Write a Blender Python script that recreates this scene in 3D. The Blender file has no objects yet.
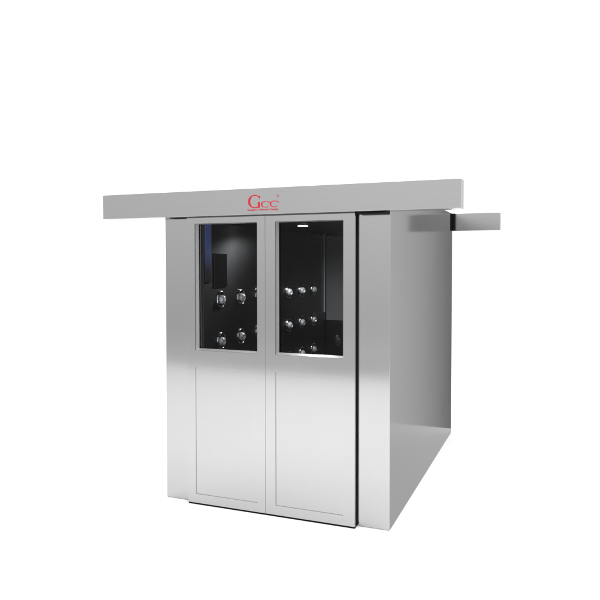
import bpy, bmesh, math
from mathutils import Vector, Matrix

scn = bpy.context.scene
COL = scn.collection

# ------------------------------------------------------------------ sizes (m)
W, D, H = 1.583, 2.472, 2.10          # cabinet
HZ0, HZ1, HP = 1.938, 2.104, 0.1075   # header bottom, top, projection
INL, INR = 0.30, 1.285                # inner wall faces
CEIL = 1.930

# ------------------------------------------------------------------ materials
def new_mat(name):
    m = bpy.data.materials.new(name); m.use_nodes = True
    nt = m.node_tree
    return m, nt, nt.nodes['Principled BSDF']

def brushed(name, base, rough, axis='Z', streak=0.05, aniso=0.55, bump=0.02, met=1.0, wave=0.0):
    """brushed stainless sheet: streaks run along the given axis"""
    m, nt, b = new_mat(name)
    N, L = nt.nodes, nt.links
    tc = N.new('ShaderNodeTexCoord')
    mp = N.new('ShaderNodeMapping')
    s = {'X': (1.2, 260, 260), 'Y': (260, 1.2, 260), 'Z': (260, 260, 1.2)}[axis]
    mp.inputs['Scale'].default_value = s
    L.new(tc.outputs['Object'], mp.inputs['Vector'])
    n1 = N.new('ShaderNodeTexNoise'); n1.inputs['Scale'].default_value = 1.0
    n1.inputs['Detail'].default_value = 4
    L.new(mp.outputs[0], n1.inputs['Vector'])
    # broad, cloudy variation of the sheet finish
    n2 = N.new('ShaderNodeTexNoise'); n2.inputs['Scale'].default_value = 2.2
    n2.inputs['Detail'].default_value = 3
    L.new(tc.outputs['Object'], n2.inputs['Vector'])
    mr = N.new('ShaderNodeMapRange')
    mr.inputs[1].default_value = .25; mr.inputs[2].default_value = .75
    mr.inputs[3].default_value = 1 - streak; mr.inputs[4].default_value = 1 + streak
    L.new(n1.outputs[0], mr.inputs[0])
    mx = N.new('ShaderNodeVectorMath'); mx.operation = 'SCALE'
    mx.inputs[0].default_value = base
    L.new(mr.outputs[0], mx.inputs['Scale'])
    L.new(mx.outputs[0], b.inputs['Base Color'])
    r = N.new('ShaderNodeMapRange')
    r.inputs[1].default_value = .3; r.inputs[2].default_value = .7
    r.inputs[3].default_value = rough * .88; r.inputs[4].default_value = rough * 1.12
    L.new(n2.outputs[0], r.inputs[0]); L.new(r.outputs[0], b.inputs['Roughness'])
    b.inputs['Metallic'].default_value = met
    b.inputs['Anisotropic'].default_value = aniso
    # brushing direction as shading tangent
    geo = N.new('ShaderNodeNewGeometry')
    cr = N.new('ShaderNodeVectorMath'); cr.operation = 'CROSS_PRODUCT'
    ax = {'X': (1, 0, 0), 'Y': (0, 1, 0), 'Z': (0, 0, 1)}[axis]
    cr.inputs[1].default_value = ax
    L.new(geo.outputs['True Normal'], cr.inputs[0])
    cr2 = N.new('ShaderNodeVectorMath'); cr2.operation = 'CROSS_PRODUCT'
    L.new(cr.outputs[0], cr2.inputs[0]); L.new(geo.outputs['True Normal'], cr2.inputs[1])
    ad = N.new('ShaderNodeVectorMath'); ad.operation = 'ADD'
    ad.inputs[1].default_value = (1e-4, 2e-4, 1.5e-4)
    L.new(cr2.outputs[0], ad.inputs[0])
    L.new(ad.outputs[0], b.inputs['Tangent'])
    bp = N.new('ShaderNodeBump'); bp.inputs['Strength'].default_value = bump
    bp.inputs['Distance'].default_value = 0.001
    if wave > 0:      # sheet metal is never dead flat: slow oil-canning
        n3 = N.new('ShaderNodeTexNoise'); n3.inputs['Scale'].default_value = 1.6
        n3.inputs['Detail'].default_value = 1
        L.new(tc.outputs['Object'], n3.inputs['Vector'])
        b2 = N.new('ShaderNodeBump'); b2.inputs['Strength'].default_value = 1
        b2.inputs['Distance'].default_value = wave
        L.new(n3.outputs[0], b2.inputs['Height'])
        L.new(b2.outputs[0], bp.inputs['Normal'])
    L.new(n1.outputs[0], bp.inputs['Height'])
    L.new(bp.outputs[0], b.inputs['Normal'])
    return m

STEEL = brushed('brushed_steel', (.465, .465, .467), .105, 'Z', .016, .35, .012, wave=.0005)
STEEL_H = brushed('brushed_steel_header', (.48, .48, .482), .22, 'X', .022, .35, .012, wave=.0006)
STEEL_S = brushed('brushed_steel_side_shaded', (.29, .29, .292), .085, 'Z', .02, .35, .01, wave=.0004)  # same steel as the front; the side's shade is put into this colour
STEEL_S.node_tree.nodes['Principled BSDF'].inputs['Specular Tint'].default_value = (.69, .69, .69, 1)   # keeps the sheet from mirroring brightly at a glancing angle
INNER = brushed('inner_steel_shaded', (.075, .075, .077), .30, 'Z', .04, .75, .0)  # stainless like the shell; the dimness inside is put into this dark colour
CHROME, _, b = new_mat('polished_chrome')
b.inputs['Base Color'].default_value = (.85, .85, .86, 1); b.inputs['Metallic'].default_value = 1
b.inputs['Roughness'].default_value = .07

def plain(name, col, rough, met=0, noise=.15):
    m, nt, b = new_mat(name)
    n = nt.nodes.new('ShaderNodeTexNoise'); n.inputs['Scale'].default_value = 40
    tc = nt.nodes.new('ShaderNodeTexCoord'); nt.links.new(tc.outputs['Object'], n.inputs['Vector'])
    mr = nt.nodes.new('ShaderNodeMapRange')
    mr.inputs[3].default_value = rough * (1 - noise); mr.inputs[4].default_value = rough * (1 + noise)
    nt.links.new(n.outputs[0], mr.inputs[0]); nt.links.new(mr.outputs[0], b.inputs['Roughness'])
    b.inputs['Base Color'].default_value = (*col, 1); b.inputs['Metallic'].default_value = met
    return m

RUBBER = plain('rubber_and_shade_black', (.004, .004, .004), .8)  # rubber parts; also blackens the shade strips under the header
RUBBER.node_tree.nodes['Principled BSDF'].inputs['Specular IOR Level'].default_value = .1
BEAD = plain('anodised_bead', (.55, .55, .56), .32, .6)
NOZ = plain('satin_nozzle', (.90, .90, .91), .22, .2)
RING = plain('polished_ring', (.85, .85, .86), .2, 1)
ALU = plain('pale_aluminium', (.85, .85, .85), .35, .2)
SHADE_GREY = plain('recess_shade_grey', (.30, .30, .30), .6)
GASKET = plain('gasket_and_shade_grey', (.07, .07, .07), .6)  # door seal; also the grey strips that paint shade
REFLECT_BLK = plain('black_reflection', (.004, .004, .004), .22)
RED = plain('red_print', (.47, .005, .018), .7)
WHITE = plain('white_floor_sheet', (.88, .88, .88), .9)
REAR_PANE = plain('opaque_rear_pane', (.30, .30, .31), .3)  # opaque grey stands in for the dim view through the rear windows

def emit(name, col, s):
    m, nt, b = new_mat(name)
    b.inputs['Base Color'].default_value = (*col, 1)
    b.inputs['Emission Color'].default_value = (*col, 1)
    b.inputs['Emission Strength'].default_value = s
    return m
LAMP = emit('lamp_glow', (1, .98, .94), 5.0)
BLUE = emit('blue_reflection', (.07, .11, .30), .11)

def blue_fade():
    """blue reflection put in as a glow, strongest at the top, dying away downwards"""
    nt = BLUE.node_tree; b = nt.nodes['Principled BSDF']
    tc = nt.nodes.new('ShaderNodeTexCoord'); sp = nt.nodes.new('ShaderNodeSeparateXYZ')
    m = nt.nodes.new('ShaderNodeMapRange'); m.interpolation_type = 'SMOOTHSTEP'
    m.inputs[1].default_value = 1.55; m.inputs[2].default_value = 1.72; m.inputs[4].default_value = .36
    nt.links.new(tc.outputs['Object'], sp.inputs[0]); nt.links.new(sp.outputs['Z'], m.inputs[0])
    nt.links.new(m.outputs[0], b.inputs['Emission Strength'])
    b.inputs['Base Color'].default_value = (.01, .01, .015, 1); b.inputs['Roughness'].default_value = .4
blue_fade()

def glass():
    m = bpy.data.materials.new('window_glass'); m.use_nodes = True
    nt = m.node_tree; nt.nodes.clear(); N = nt.nodes
    o = N.new('ShaderNodeOutputMaterial'); t = N.new('ShaderNodeBsdfTransparent')
    g = N.new('ShaderNodeBsdfGlossy'); mx = N.new('ShaderNodeMixShader')
    f = N.new('ShaderNodeFresnel'); f.inputs[0].default_value = 1.3
    t.inputs[0].default_value = (.86, .87, .88, 1); g.inputs['Roughness'].default_value = .02
    g.inputs[0].default_value = (.36, .36, .36, 1)
    nt.links.new(f.outputs[0], mx.inputs[0]); nt.links.new(t.outputs[0], mx.inputs[1])
    nt.links.new(g.outputs[0], mx.inputs[2]); nt.links.new(mx.outputs[0], o.inputs[0])
    return m
GLASS = glass()

# ------------------------------------------------------------------ builders
def mesh_obj(name, bm, mat, parent=None, bevel=0.0, seg=2, smooth=False):
    bmesh.ops.recalc_face_normals(bm, faces=bm.faces)
    me = bpy.data.meshes.new(name); bm.to_mesh(me); bm.free()
    me.materials.append(mat)
    if smooth:
        for p in me.polygons: p.use_smooth = True
    o = bpy.data.objects.new(name, me); COL.objects.link(o)
    if parent is not None: o.parent = parent
    if bevel:
        md = o.modifiers.new('edge', 'BEVEL'); md.width = bevel; md.segments = seg
        md.limit_method = 'ANGLE'; md.angle_limit = math.radians(40)
        if hasattr(md, 'harden_normals'): md.harden_normals = False
    return o

def box(bm, x0, x1, y0, y1, z0, z1):
    v = [bm.verts.new((x, y, z)) for x in (x0, x1) for y in (y0, y1) for z in (z0, z1)]
    for f in ((0, 1, 3, 2), (4, 6, 7, 5), (0, 4, 5, 1), (2, 3, 7, 6), (0, 2, 6, 4), (1, 5, 7, 3)):
        bm.faces.new([v[i] for i in f])

def boxes(*bs):
    bm = bmesh.new()
    for b in bs: box(bm, *b)
    return bm

def prism_y(bm, pts, y0, y1):
    """closed outline in x,z pushed from y0 to y1"""
    a = [bm.verts.new((x, y0, z)) for x, z in pts]
    b = [bm.verts.new((x, y1, z)) for x, z in pts]
    bm.faces.new(a); bm.faces.new(b[::-1])
    n = len(pts)
    for i in range(n):
        bm.faces.new((a[i], a[(i + 1) % n], b[(i + 1) % n], b[i]))

def cell_slab(xs, zs, front, back):
    """sheet made of cells: front[i][j] is the y of that cell's face or None for a hole"""
    bm = bmesh.new(); V = {}
    def v(i, y, j):
        k = (i, round(y, 5), j)
        if k not in V: V[k] = bm.verts.new((xs[i], y, zs[j]))
        return V[k]
    nx, nz = len(xs) - 1, len(zs) - 1
    def F(i, j):
        if 0 <= i < nx and 0 <= j < nz: return front[i][j]
        return None
    def wall(p, q, ya, yb):
        if ya is None: ya = back
        if yb is None: yb = back
        if abs(ya - yb) < 1e-6: return
        bm.faces.new((v(p[0], ya, p[1]), v(q[0], ya, q[1]), v(q[0], yb, q[1]), v(p[0], yb, p[1])))
    for i in range(nx):
        for j in range(nz):
            y = F(i, j)
            if y is None: continue
            bm.faces.new((v(i, y, j), v(i + 1, y, j), v(i + 1, y, j + 1), v(i, y, j + 1)))
            bm.faces.new((v(i, back, j), v(i, back, j + 1), v(i + 1, back, j + 1), v(i + 1, back, j)))
    for i in range(nx + 1):
        for j in range(nz): wall((i, j), (i, j + 1), F(i - 1, j), F(i, j))
    for j in range(nz + 1):
        for i in range(nx): wall((i, j), (i + 1, j), F(i, j - 1), F(i, j))
    return bm

def rounded(x0, x1, z0, z1, r, left=False):
    pts = []
    def arc(cx, cz, a0):
        for k in range(6):
            a = math.radians(a0 + 90 * k / 5); pts.append((cx + r * math.cos(a), cz + r * math.sin(a)))
    if left: arc(x0 + r, z0 + r, 180)
    else: pts.append((x0, z0))
    arc(x1 - r, z0 + r, 270); arc(x1 - r, z1 - r, 0)
    if left: arc(x0 + r, z1 - r, 90)
    else: pts.append((x0, z1))
    return pts

# ------------------------------------------------------------------ floor
bm = bmesh.new()
FR = (-9, 9, -5.05, 2.62)
vs = [bm.verts.new(p) for p in ((FR[0], FR[2], 0), (FR[1], FR[2], 0), (FR[1], FR[3], 0), (FR[0], FR[3], 0))]
bm.faces.new(vs)
fl = mesh_obj('floor', bm, WHITE); fl['kind'] = 'structure'

# ------------------------------------------------------------------ the air shower
root = bpy.data.objects.new('air_shower', None); COL.objects.link(root)
root.empty_display_size = .3
root['label'] = 'stainless steel clean room air shower cabinet with two sliding glazed doors standing on white floor'
root['category'] = 'air shower'

T = .002
# outer shell
mesh_obj('front_wall', cell_slab([0, INL - .0205, INR, W], [T, CEIL - .02, H],
         [[0, 0], [None, 0], [0, 0]], .0045), STEEL, root, .0022)
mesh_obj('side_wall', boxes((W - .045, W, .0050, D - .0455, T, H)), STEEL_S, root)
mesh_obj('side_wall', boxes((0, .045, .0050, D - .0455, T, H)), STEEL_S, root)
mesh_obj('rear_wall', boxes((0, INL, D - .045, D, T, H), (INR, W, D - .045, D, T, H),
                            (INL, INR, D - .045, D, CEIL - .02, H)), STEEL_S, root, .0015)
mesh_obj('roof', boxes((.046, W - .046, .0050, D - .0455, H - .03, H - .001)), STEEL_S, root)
# lining
il = mesh_obj('inner_wall', boxes((INL - .02, INL, .0012, D - .0455, .02, CEIL - .0215)), INNER, root)
mesh_obj('inner_wall', boxes((INR, INR + .02, .0050, D - .0455, .02, CEIL)), INNER, root)
ceil = mesh_obj('inner_ceiling', boxes((INL - .02, INR + .02, .0050, D - .0455, CEIL + .001, CEIL + .02)), INNER, root)
mesh_obj('base_plate', boxes((INL - .02, INR + .02, .0050, D - .0455, T, .019)), INNER, root)

# ---- sliding doors
def door(x0, x1, wx0, wx1, y0=-.05, y1=-.004, pane=GLASS, sgn=1):
    zs = [.012, .073, .933, 1.046, 1.894, 1.932]
    Fy, P = y0, y0 + .003 * sgn
    xs = [x0, wx0, wx1, x1]
    fr = [[Fy] * 5, [Fy, P, Fy, None, Fy], [Fy] * 5]
    d = mesh_obj('sliding_door', cell_slab(xs, zs, fr, y1), STEEL, root, .0006)
    g0, g1 = y0 + .036 * sgn, y0 + .040 * sgn
    ya, yb = min(g0, g1), max(g0, g1)
    mesh_obj('window_pane', boxes((wx0 + .001, wx1 - .001, ya, yb, 1.047, 1.893)), pane, d)
    # splayed bead round the glass: slopes from the door face back to the pane
    bm = bmesh.new()
    yo, yi, yb_ = y0 + .002 * sgn, y0 + .030 * sgn, y0 + .0355 * sgn
    e, iw, iz = .0006, .0125, .0105
    def loop(y, dx, dz):
        return [bm.verts.new(p) for p in ((wx0 + dx, y, 1.046 + dz), (wx1 - dx, y, 1.046 + dz),
                                          (wx1 - dx, y, 1.894 - dz * .4), (wx0 + dx, y, 1.894 - dz * .4))]
    la = [loop(yo, e, e), loop(yi, iw, iz), loop(yb_, iw, iz), loop(yb_, e, e)]
    for a in range(4):
        A, B = la[a], la[(a + 1) % 4]
        for q in range(4): bm.faces.new((A[q], A[(q + 1) % 4], B[(q + 1) % 4], B[q]))
    mesh_obj('window_bead', bm, BEAD, d)
    if sgn > 0:
        bm = bmesh.new()      # dark strips paint the bevel's shade where the bead meets the door
        box(bm, wx0 + .0002, wx0 + .0052, y0 + .0006, y0 + .0018, 1.050, 1.892)
        box(bm, wx0 + .0056, wx1 - .002, y0 + .0006, y0 + .0018, 1.8905, 1.8932)
        mesh_obj('bead_edge_shade', bm, GASKET, d)
    if sgn > 0:
        s0, s1 = y0 + .0012, P - .0002  # dark strips paint the shade along the panel recess
        mesh_obj('recess_shade', boxes((wx0 + .0003, wx0 + .0030, s0, s1, .0755, .932),
                                     (wx0 + .0003, wx1 - .004, s0, s1, .0733, .0754)), SHADE_GREY, d)
    return d

dl = door(.2005, .7775, .262, .722)
dr = door(.7795, 1.3772, .849, 1.304)
# black brush seals
SEALX = 1.3800
mesh_obj('edge_seal', boxes((1.3774, SEALX, -.024, -.0015, .016, 1.934)), RUBBER, dr)
for d, a, c in ((dl, .203, .7772), (dr, .7798, 1.3775)):
    mesh_obj('bottom_seal', boxes((a, c, -.047, -.008, .0012, .0118)), RUBBER, d)
mesh_obj('meeting_seal', boxes((.7777, .7793, -.0488, -.006, .014, 1.930)), GASKET, dr)

# rear doors, seen only through the front glass
rl = door(.2005, .7775, .305, .722, D + .05, D + .004, REAR_PANE, -1)
rr = door(.7795, 1.378, .849, 1.300, D + .05, D + .004, REAR_PANE, -1)
mesh_obj('door_jamb', boxes((INL + .004, INL + .016, D - .062, D - .046, 1.13, CEIL - .004)), ALU, root, .001)

# ---- headers (sliding gear covers)
bm = bmesh.new(); prism_y(bm, rounded(-.4385, 2.0135, HZ0, HZ1, .002), -HP, -.0005)
# shade on the header's underside, put in as thin dark strips
fh = mesh_obj('front_header', bm, STEEL_H, root, .0012)
mesh_obj('underside_shade', boxes((1.390, W - .001, -.0995, -.0015, HZ0 - .011, HZ0 - .0003)), RUBBER, fh)
mesh_obj('underside_shade', boxes((.060, .1995, -.040, -.0015, HZ0 - .0035, HZ0 - .0003)), RUBBER, fh)
mesh_obj('underside_shade', boxes((.2005, 1.378, -.0495, -.0045, 1.9325, HZ0 - .0003)), GASKET, fh)
bm = bmesh.new(); prism_y(bm, rounded(-.44, 2.0147, HZ0, HZ1, .004), D + .055, D + .16)
rh = mesh_obj('rear_header', bm, STEEL_H, root, .001)
mesh_obj('end_spacer', boxes((1.53, 1.6045, D + .001, D + .0545, HZ0 + .002, HZ1 - .002)), RUBBER, rh)

# ---- logo on the header
LX, LZ = .6868, 1.971          # left end, baseline of the small lettering
def ring_letter(cx, cz, rx, rz, wthick, wthin, a0, a1, n=40):
    """C-like stroke, heavy on its left side, thin at top and bottom"""
    out, inn = [], []
    for k in range(n + 1):
        a = math.radians(a0 + (a1 - a0) * k / n)
        w = wthin + (wthick - wthin) * max(0, -math.cos(a)) ** .9
        out.append((cx + rx * math.cos(a), cz + rz * math.sin(a)))
        inn.append((cx + (rx - w) * math.cos(a) + .0, cz + (rz - wthin * 1.0) * math.sin(a)))
    return out + inn[::-1]

LY0, LY1 = -HP - .0012, -HP - .0001
bm = bmesh.new()
# big G: bowl, serif at the top right, stem at the lower right
gx, gz, grx, grz = LX + .0465, 2.0200, .0465, .0420
prism_y(bm, ring_letter(gx, gz, grx, grz, .0165, .0068, 38, 295), LY0, LY1)
prism_y(bm, [(gx + .0290, gz + .0345), (gx + .0385, gz + .0345), (gx + .0365, gz + .0140), (gx + .0335, gz + .0140)], LY0 - .0002 * 1, LY1 - .00001 * 1)
prism_y(bm, [(gx + .0225, gz - .0040), (gx + .0375, gz - .0040), (gx + .0375, gz - .0410), (gx + .0150, gz - .0420), (gx + .0120, gz - .0352), (gx + .0225, gz - .0352)], LY0 - .0002 * 2, LY1 - .00001 * 2)
for cx in (LX + .1220, LX + .1830):
    prism_y(bm, ring_letter(cx, 2.0000, .0310, .0210, .0095, .0045, 42, 316), LY0 - .0002 * 0, LY1 - .00001 * 0)
    prism_y(bm, [(cx + .0200, 2.0150), (cx + .0285, 2.0180), (cx + .0275, 2.0060), (cx + .0245, 2.0060)], LY0 - .0002 * 1, LY1 - .00001 * 1)
mesh_obj('logo', bm, RED, fh)

def text(body, x, z, size, mat, parent, name, sx=1.0, bold=0.0):
    c = bpy.data.curves.new(name, 'FONT'); c.body = body; c.size = size
    c.extrude = .0004; c.offset = bold; c.resolution_u = 4
    t = bpy.data.objects.new(name + '_src', c); COL.objects.link(t)
    dg = bpy.context.evaluated_depsgraph_get()
    me = bpy.data.meshes.new_from_object(t.evaluated_get(dg))
    bpy.data.objects.remove(t)
    me.materials.clear(); me.materials.append(mat)
    o = bpy.data.objects.new(name, me); COL.objects.link(o)
    o.parent = parent
    o.matrix_local = Matrix.Translation((x, -HP - .0008, z)) @ Matrix.Rotation(math.radians(90), 4, 'X') @ Matrix.Diagonal((sx, 1, 1, 1))
    xs = [v.co.x * sx for v in me.vertices]
    return o, max(xs) - min(xs)
o, w = text('Guangzhou Cleanroom Company', LX - .004, 1.9625, .0165, RED, fh, 'lettering', 1.0, .0003)
k = .213 / w
o.matrix_local = Matrix.Translation((LX - .004, -HP - .0008, 1.9625)) @ Matrix.Rotation(math.radians(90), 4, 'X') @ Matrix.Diagonal((k, 1, 1, 1))
# registered mark: ring with R
bm = bmesh.new()
cx, cz = LX + .2075, 2.0500
n = 28; ro, ri = .0085, .0073
A = [(cx + ro * math.cos(2 * math.pi * i / n), cz + ro * math.sin(2 * math.pi * i / n)) for i in range(n)]
B = [(cx + ri * math.cos(2 * math.pi * i / n), cz + ri * math.sin(2 * math.pi * i / n)) for i in range(n)]
for i in range(n):
    j = (i + 1) % n
    prism_y(bm, [A[i], A[j], B[j], B[i]], LY0, LY1)
bmesh.ops.remove_doubles(bm, verts=bm.verts, dist=1e-6)
mesh_obj('registered_mark', bm, RED, fh)
text('R', cx - .0042, cz - .0045, .0125, RED, fh, 'registered_letter')

# ---- air nozzles on the inner wall
def lathe(profile, n=28):
    """profile (r, x) turned round the x axis"""
    bm = bmesh.new(); rings = []
    for r, x in profile:
        if r < 1e-6: rings.append([bm.verts.new((x, 0, 0))])
        else: rings.append([bm.verts.new((x, r * math.cos(2 * math.pi * i / n), r * math.sin(2 * math.pi * i / n))) for i in range(n)])
    for a, b in zip(rings, rings[1:]):
        for i in range(n):
            j = (i + 1) % n
            if len(a) == 1 and len(b) == 1: continue
            if len(a) == 1: bm.faces.new((a[0], b[i], b[j]))
            elif len(b) == 1: bm.faces.new((a[i], a[j], b[0]))
            else: bm.faces.new((a[i], a[j], b[j], b[i]))
    return bm
fl_prof = [(.0500, .001), (.0500, .010), (.0515, .0135), (.0550, .0140), (.0590, .0100), (.0605, .005), (.0605, .001)]
R = .031
ball_prof = []
for k in range(0, 13):
    a = math.radians(-30 + (52 + 30) * k / 12)     # from behind to the mouth
    ball_prof.append((R * math.cos(a), .010 + R * math.sin(a)))
mr_, mx_ = ball_prof[-1]
ball_prof += [(mr_ - .0015, mx_ + .0025), (mr_ - .003, mx_ + .001), (mr_ - .004, mx_ - .012), (.0001, mx_ - .020)]
fme = ome = None
for row, z in enumerate((1.376, 1.080, .790)):
    for k in range(7):
        y = .234 + .312 * k
        if y > 2.2: continue
        if fme is None:
            f = mesh_obj('air_nozzle', lathe(fl_prof), RING, root, smooth=True)
            bobj = mesh_obj('nozzle_ball', lathe(ball_prof), NOZ, f, smooth=True)
            bmd = bmesh.new(); bmesh.ops.create_cone(bmd, cap_ends=True, segments=28, radius1=.0497, radius2=.0497, depth=.003)
            bmesh.ops.rotate(bmd, verts=bmd.verts, matrix=Matrix.Rotation(math.radians(90), 3, 'Y')); bmesh.ops.translate(bmd, verts=bmd.verts, vec=(.0022, 0, 0))
            sob = mesh_obj('nozzle_socket', bmd, RUBBER, f)
            m2 = bobj.data; m2.materials.append(RUBBER)
            for p in m2.polygons:
                if p.center.x > .020 and (p.center.y ** 2 + p.center.z ** 2) ** .5 < mr_ - .0036: p.material_index = 1
            fme, ome, sme = f, bobj, sob
        else:
            f = fme.copy(); COL.objects.link(f); f.parent = root
            bobj = ome.copy(); COL.objects.link(bobj); bobj.parent = f
            q = sme.copy(); COL.objects.link(q); q.parent = f
        f.location = (INL + .0005, y, z)
        bobj.location = (0, 0, 0)
        bobj.rotation_euler = (0, math.radians(8 + 7 * math.sin(k * 2.3 + row * 1.7)), math.radians(-8 + 9 * math.sin(k * 1.1 + row * 4.1)))

# ---- inside: downlight; added blue glow and black box imitating glass reflections
bm = bmesh.new(); bmesh.ops.create_cone(bm, cap_ends=True, segments=32, radius1=.042, radius2=.042, depth=.0015)
bmesh.ops.translate(bm, verts=bm.verts, vec=(.62, 1.02, CEIL - .0035))
lamp = mesh_obj('ceiling_lamp', bm, LAMP, root)
bm = bmesh.new(); bmesh.ops.create_cone(bm, cap_ends=True, segments=32, radius1=.054, radius2=.050, depth=.002)
bmesh.ops.translate(bm, verts=bm.verts, vec=(.62, 1.02, CEIL - .001))
mesh_obj('lamp_rim', bm, CHROME, lamp)
ind = mesh_obj('blue_reflection_strip', boxes((INL + .001, INL + .010, .012, .092, 1.50, 1.90)), BLUE, root, .002)
pn = mesh_obj('dark_reflection_box', boxes((INL + .0005, INL + .008, .135, .32, 1.46, 1.70)), REFLECT_BLK, root, .003)

# ------------------------------------------------------------------ light
w = bpy.data.worlds.new('World'); scn.world = w; w.use_nodes = True
nt = w.node_tree; N, L = nt.nodes, nt.links
bg = N['Background']
tc = N.new('ShaderNodeTexCoord'); sx = N.new('ShaderNodeSeparateXYZ'); L.new(tc.outputs['Generated'], sx.inputs[0])
at = N.new('ShaderNodeMath'); at.operation = 'ARCTAN2'
L.new(sx.outputs['X'], at.inputs[0]); L.new(sx.outputs['Y'], at.inputs[1])   # 0 = +Y, positive towards +X
mr = N.new('ShaderNodeMapRange'); mr.inputs[1].default_value = -math.pi; mr.inputs[2].default_value = math.pi
L.new(at.outputs[0], mr.inputs[0])
def ramp(stops, interp='LINEAR'):
    r = N.new('ShaderNodeValToRGB'); cr = r.color_ramp; cr.interpolation = interp
    while len(cr.elements) > 1: cr.elements.remove(cr.elements[-1])
    cr.elements[0].position = stops[0][0]; cr.elements[0].color = (stops[0][1],) * 3 + (1,)
    for p, v in stops[1:]:
        e = cr.elements.new(p); e.color = (v, v, v, 1)
    return r
az = lambda d: (d + 180) / 360
SC = 4.0      # ramps hold value / SC
hor = ramp([(az(-180), 1.08 / SC), (az(-165), 1.05 / SC), (az(-142), .90 / SC), (az(-100), .88 / SC), (az(-62), 1.3 / SC),
            (az(4.5), 1.3 / SC), (az(7.0), .15 / SC), (az(8.8), .32 / SC), (az(10.5), .80 / SC), (az(14), 1.25 / SC), (az(26), 1.35 / SC), (az(50), 1.7 / SC), (az(110), 1.7 / SC),  # unseen dark sector and bright right horizon, added to shape reflections and floor light
            (az(140), 1.05 / SC), (az(180), 1.08 / SC)])
L.new(mr.outputs[0], hor.inputs[0])
# unseen bands added low behind the camera, only for reflections in the doors
zz = N.new('ShaderNodeMapRange'); zz.inputs[1].default_value = -.5; zz.inputs[2].default_value = .5
L.new(sx.outputs['Z'], zz.inputs[0])
zp = lambda z: z + .5
band = ramp([(0, .55 ), (zp(-.155), .66), (zp(-.150), .90), (zp(-.128), .90), (zp(-.120), .74),
             (zp(-.07), .77), (zp(0), .86), (zp(.10), .97), (1, 1)])
L.new(zz.outputs[0], band.inputs[0])
# only for the half behind the camera
bk = ramp([(0, 1), (az(-100), 1), (az(-75), 0), (az(90), 0), (az(120), 1), (1, 1)])
L.new(mr.outputs[0], bk.inputs[0])
mb = N.new('ShaderNodeMix'); mb.data_type = 'RGBA'
L.new(bk.outputs[0], mb.inputs['Factor'])
mb.inputs['A'].default_value = (1, 1, 1, 1); L.new(band.outputs[0], mb.inputs['B'])
mu = N.new('ShaderNodeMix'); mu.data_type = 'RGBA'; mu.blend_type = 'MULTIPLY'; mu.inputs['Factor'].default_value = 1
L.new(hor.outputs[0], mu.inputs['A']); L.new(mb.outputs['Result'], mu.inputs['B'])
up = N.new('ShaderNodeMapRange'); up.interpolation_type = 'SMOOTHSTEP'
up.inputs[1].default_value = .45; up.inputs[2].default_value = .75
L.new(sx.outputs['Z'], up.inputs[0])
ov = N.new('ShaderNodeMix'); ov.data_type = 'RGBA'
L.new(up.outputs[0], ov.inputs['Factor']); L.new(mu.outputs['Result'], ov.inputs['A'])
ov.inputs['B'].default_value = (1.2 / SC, 1.2 / SC, 1.2 / SC, 1)
L.new(ov.outputs['Result'], bg.inputs['Color']); bg.inputs['Strength'].default_value = SC

def area(name, loc, target, size, power):
    l = bpy.data.lights.new(name, 'AREA'); l.shape = 'RECTANGLE'; l.size, l.size_y = size; l.energy = power
    o = bpy.data.objects.new(name, l); COL.objects.link(o); o.location = loc
    o.rotation_euler = (Vector(target) - Vector(loc)).to_track_quat('-Z', 'Y').to_euler()
    return o
area('added_overhead_lamp', (1.6, -1.6, 6.5), (1.6, -1.4, 0), (9, 7), 520)  # unseen lamp added to lift the floor to white
pl = bpy.data.lights.new('downlight', 'SPOT'); pl.spot_size = math.radians(168); pl.spot_blend = .5; pl.energy = 30; pl.shadow_soft_size = .04
po = bpy.data.objects.new('downlight', pl); COL.objects.link(po); po.location = (.62, 1.02, CEIL - .03)

# ------------------------------------------------------------------ camera
yaw, pitch, roll, f, py = .3772, -.0285, -.0011, 648.516, 281.795
c, s = math.cos(yaw), math.sin(yaw)
fw = Vector((-s, c, 0)); rt = Vector((c, s, 0)); u = Vector((0, 0, 1))
f2 = fw * math.cos(pitch) + u * math.sin(pitch); u2 = u * math.cos(pitch) - fw * math.sin(pitch)
r3 = rt * math.cos(roll) + u2 * math.sin(roll); u3 = u2 * math.cos(roll) - rt * math.sin(roll)
cd = bpy.data.cameras.new('camera'); cam = bpy.data.objects.new('camera', cd); COL.objects.link(cam)
m = Matrix((r3, u3, -f2)).transposed().to_4x4(); m.translation = (2.5152, -3.8267, 1.6289)
cam.matrix_world = m
cd.sensor_width = 36; cd.lens = f / 600 * 36; cd.shift_y = (py - 300) / 600
cd.clip_end = 500; cd.clip_start = .05
scn.camera = cam

scn.render.engine = 'CYCLES'
scn.cycles.max_bounces = 10; scn.cycles.glossy_bounces = 6; scn.cycles.transparent_max_bounces = 12
vs = scn.view_settings
vs.view_transform = 'Standard'; vs.look = 'None'; vs.exposure = 0; vs.gamma = 1
